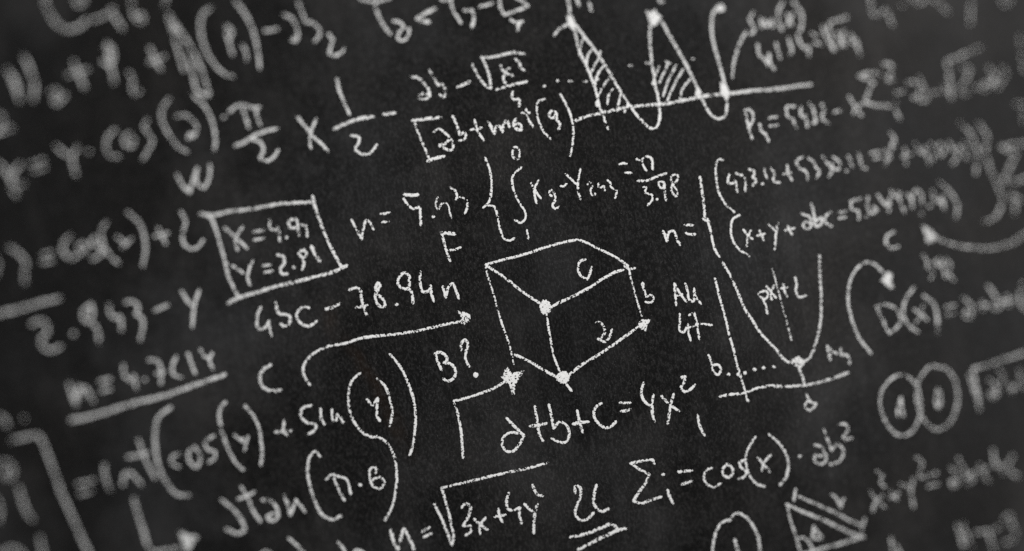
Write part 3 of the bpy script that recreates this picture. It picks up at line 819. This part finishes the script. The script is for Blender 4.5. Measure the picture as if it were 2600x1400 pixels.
formula('lower row in parentheses starting x+y+abc=5.6', [
    ('(', '12: 2290,780 2230,810 2203,900 2215,1010 2270,1110 2385,1192', 7),
    ('x', '12: 2325,925 2370,980 2422,1022 ; 2402,935 2370,1010 2365,1092', 7),
    ('+', '12: 2465,985 2545,968 ; 2490,935 2530,1032', 7.5),
    ('y', '13: 10,875 70,935 ; 100,858 80,960 65,1125', 7),
    ('+', '13: 170,930 265,908 ; 195,890 240,975', 8),
    ('a', '13: 335,765 400,790 445,840 430,895 390,920 350,880 370,850 435,860', 8.5),
    ('b', '13: 440,665 460,770 475,850! 530,805 540,870 490,895 465,850', 8.5),
    ('c', '13: 630,750 570,805 575,850 640,895', 8),
    ('=', '13: 705,755 785,740 ; 715,815 780,800', 7.5),
    ('5', '13: 930,615 830,640! 845,720 905,740 910,820', 8.5),
    ('.', '13: 990,795', 7),
    ('6', '13: 1005,595 1000,700 1040,760 1095,730 1060,695', 8.5),
    ('4', '13: 1105,575 1150,640 1210,690! 1230,570 1215,740', 8.5),
    ('8', '13: 1235,535 1280,590 1330,560 1290,530', 8),
    ('4', '13: 1310,590 1345,680 1375,750', 8.5),
    ('y', '13: 1390,570 1435,600 1450,700 ; 1480,540 1440,620', 9),
    ('2', '13: 1490,520 1545,570 1545,660', 8),
    ('.', '13: 1550,765 ; 1625,690', 9.5),
    ('4', '13: 1655,540 1670,620 1730,650! 1745,600 1770,710', 9),
    (')', '13: 1730,450 1840,560 1905,680 1890,800', 9)], 8.5, 0.84)
letter('small letter c above the curved arrow to the right', [('c', '13: 1270,945 1205,980 1188,1060 1240,1110 1310,1095')], 9, 0.84)
thing('chalk_arrow', 'curved arrow with a filled tail running off the right edge', 'arrow', [
    ('shaft', '13: 1620,980 1720,1020 1850,1070 2050,1105 2250,1110 2420,1070 2576,980 2720,880', 10.5),
    ('arrow_head', '13: #1550,890 1620,920 1690,990 1660,1040 1600,1050 1580,970', None, 0.84)], 'chalk arrows', None, 0.82)
letter('blurred number 392 below the arrow tail on the right', [
    ('3', '13: 1555,1180 1600,1250 1590,1300! 1650,1340 1640,1415', 9.5),
    ('9', '13: 1720,1215 1680,1250 1730,1290 1750,1240! 1770,1340 1790,1415', 9),
    ('2', '13: 1795,1220 1835,1290 1820,1370 1870,1430', 9)], 9, 0.82, 'chalk_number', 'number')
thing('chalk_arrow', 'curved arrow arching over and pointing down to D(x)', 'arrow', [
    ('shaft', '23: 1200,20 1140,-50 1060,-120 990,-135 910,-90 840,20 805,180 815,330 860,500 930,650 1035,785', 8.5),
    ('arrow_head', '23: #1140,50 1200,-30 1245,-10 1240,60 1265,130 1225,130', None, 0.9)], 'chalk arrows')
formula('expression D(x)=a+b cut by the right edge', [
    ('d', '23: 1085,310 1200,295 1300,350 1335,440 1290,530 1215,585! 1180,500 1095,320', 9),
    ('(', '23: 1465,125 1380,250 1360,370 1410,500 1505,565', 9),
    ('x', '23: 1475,345 1540,385 1600,445 ; 1560,300 1540,390 1490,480', 9),
    (')', '23: 1555,195 1650,270 1700,400 1700,595', 9.5),
    ('=', '23: 1785,320 1880,295 ; 1785,400 1870,375', 9),
    ('a', '23: 1965,225 2030,280 2065,350 2040,420 1975,410 1990,360 2060,370', 9.5),
    ('+', '23: 2150,255 2165,350 ; 2110,310 2210,295', 9),
    ('b', '23: 2210,100 2280,200 2310,270! 2340,290 2290,340 2260,310', 9),
    ('+', '23: 2360,265 2465,245 ; 2405,205 2425,310', 9),
    ('(', '23: 2570,70 2535,180 2550,290 2610,350', 10)], 9, 0.82)
thing('overlapping_circles', 'two overlapping chalk circles side by side on the right', 'drawing', [
    ('circle', '23: 1420,1015 1340,995 1240,1040 1160,1130 1125,1270 1150,1390 1200,1500 1290,1595 1370,1612 1470,1540 1530,1400 1530,1250 1490,1100 1400,1010'),
    ('circle', '23: 1690,905 1640,912 1560,980 1505,1080 1490,1200 1520,1350 1590,1480 1700,1550 1810,1500 1880,1380 1910,1220 1880,1060 1790,940 1660,910')], None, 9, 0.84)
letter('letter a inside the lower of the two overlapping circles', [('a', '23: 1335,1230 1310,1330 1300,1420 ; 1335,1240 1345,1330 1365,1410')], 9.5, 0.84)
letter('digit 1 inside the upper of the two overlapping circles', [('1', '23: 1710,1140 1690,1230 1700,1330 ; 1725,1170 1735,1260 1720,1330')], 10, 0.84, 'chalk_digit', 'digit')
formula('root sign over a squared at the right edge', [
    ('R', '23: 2020,990 2080,1180 2130,1345! 2110,1200 2075,1040 2060,935! 2200,900 2380,840 2576,780 2730,735', 10),
    ('a', '23: 2220,1050 2290,1110 2300,1200 2250,1230 2230,1180 2310,1180', 10),
    ('2', '23: 2320,950 2370,1000 2350,1070', 9),
    ('+', '23: 2410,1135 2490,1125 ; 2445,1085 2460,1180', 9),
    ('b', '23: 2530,940 2560,1080 2600,1160', 9)], 9, 0.78)
thing('circled_digit', 'digit 1 inside a chalk circle cut by the bottom edge', 'drawing', [
    ('circle', '32: 2180,1085 2260,1005 2350,1040 2430,1140 2480,1260 2492,1400 2450,1560 2330,1650 2150,1640 2050,1520 2020,1400 2040,1240 2100,1110 2200,1060', 8.5),
    ('1', '32: 2240,1270 2270,1390 2282,1450', 10.5)], None, 8.5, 0.84)
thing('triangle_drawing', 'chalk triangle with a measuring line along its long side', 'drawing', [
    ('triangle_side', '33: 185,915 350,990 550,1070 700,1140 850,1210 960,1243', 10),
    ('triangle_side', '33: 190,920 230,1090 280,1230 325,1395', 7),
    ('triangle_side', '33: 950,1240 800,1290 600,1345 470,1385 340,1415', 10),
    ('measuring_line', '33: 305,835 500,920 680,1000 850,1090 945,1125 ; 278,765 258,875 ; 975,1060 945,1165', 8.5),
    ('angle_arc', '33: 310,1250 370,1255 425,1320 455,1385', 8)], None, 9, 0.82)
letter('letter r above the measuring line of the triangle', [('r', '33: 640,810 700,870 728,945 ; 760,855 728,940')], 9, 0.82)
letter('small letter a inside the triangle', [('a', '33: 462,1135 445,1255 ; 465,1150 500,1200 542,1258 450,1260')], 9, 0.84)
formula('blurred equation x squared + y squared = ab+4c at the lower right', [
    ('x', '33: 1020,775 1090,870 1175,945 ; 1150,820 1080,890 1055,980', 9),
    ('2', '33: 1095,585 1150,620 1130,690 1170,740', 9),
    ('+', '33: 1235,790 1305,870 ; 1225,850 1315,805', 9),
    ('y', '33: 1335,710 1420,745 ; 1460,655 1440,760 1460,940', 9),
    ('2', '33: 1495,445 1545,490 1535,570 1520,630 1580,645', 9),
    ('=', '33: 1605,625 1695,600 ; 1615,735 1705,710', 9),
    ('a', '33: 1840,550 1900,610 1915,690 1865,740 1835,690 1910,680', 9),
    ('b', '33: 1915,450 1970,570 2000,660! 2045,600 2065,660 2010,715', 9),
    ('+', '33: 2100,575 2205,550 ; 2130,520 2170,620 2225,690', 9),
    ('4', '33: 2265,370 2280,480 2310,540! 2350,510 2370,610', 9),
    ('c', '33: 2460,430 2420,510 2440,590 2520,635', 9)], 9, 0.8)
formula('blurred figures y-3 in the bottom right corner', [
    ('y', '33: 1900,1110 1935,1230 1965,1340 ; 1965,1105 1960,1260 1975,1330 ; 1985,1180 2045,1340', 9.5),
    ('-', '33: 2080,1195 2160,1190 2240,1180 2330,1140', 9.5),
    ('7', '33: 2215,1200 2250,1300 2275,1400', 9.5),
    ('3', '33: 2370,1060 2430,1015 2450,1110! 2490,1180 2460,1270 2390,1295', 9.5)], 9, 0.78)
letter('slanted stroke cut by the bottom edge right of the triangle', [('mark', '33: 1235,1250 1250,1340 1265,1450 ; 1290,1330 1340,1430')], 10, 0.84, 'chalk_mark', 'mark')
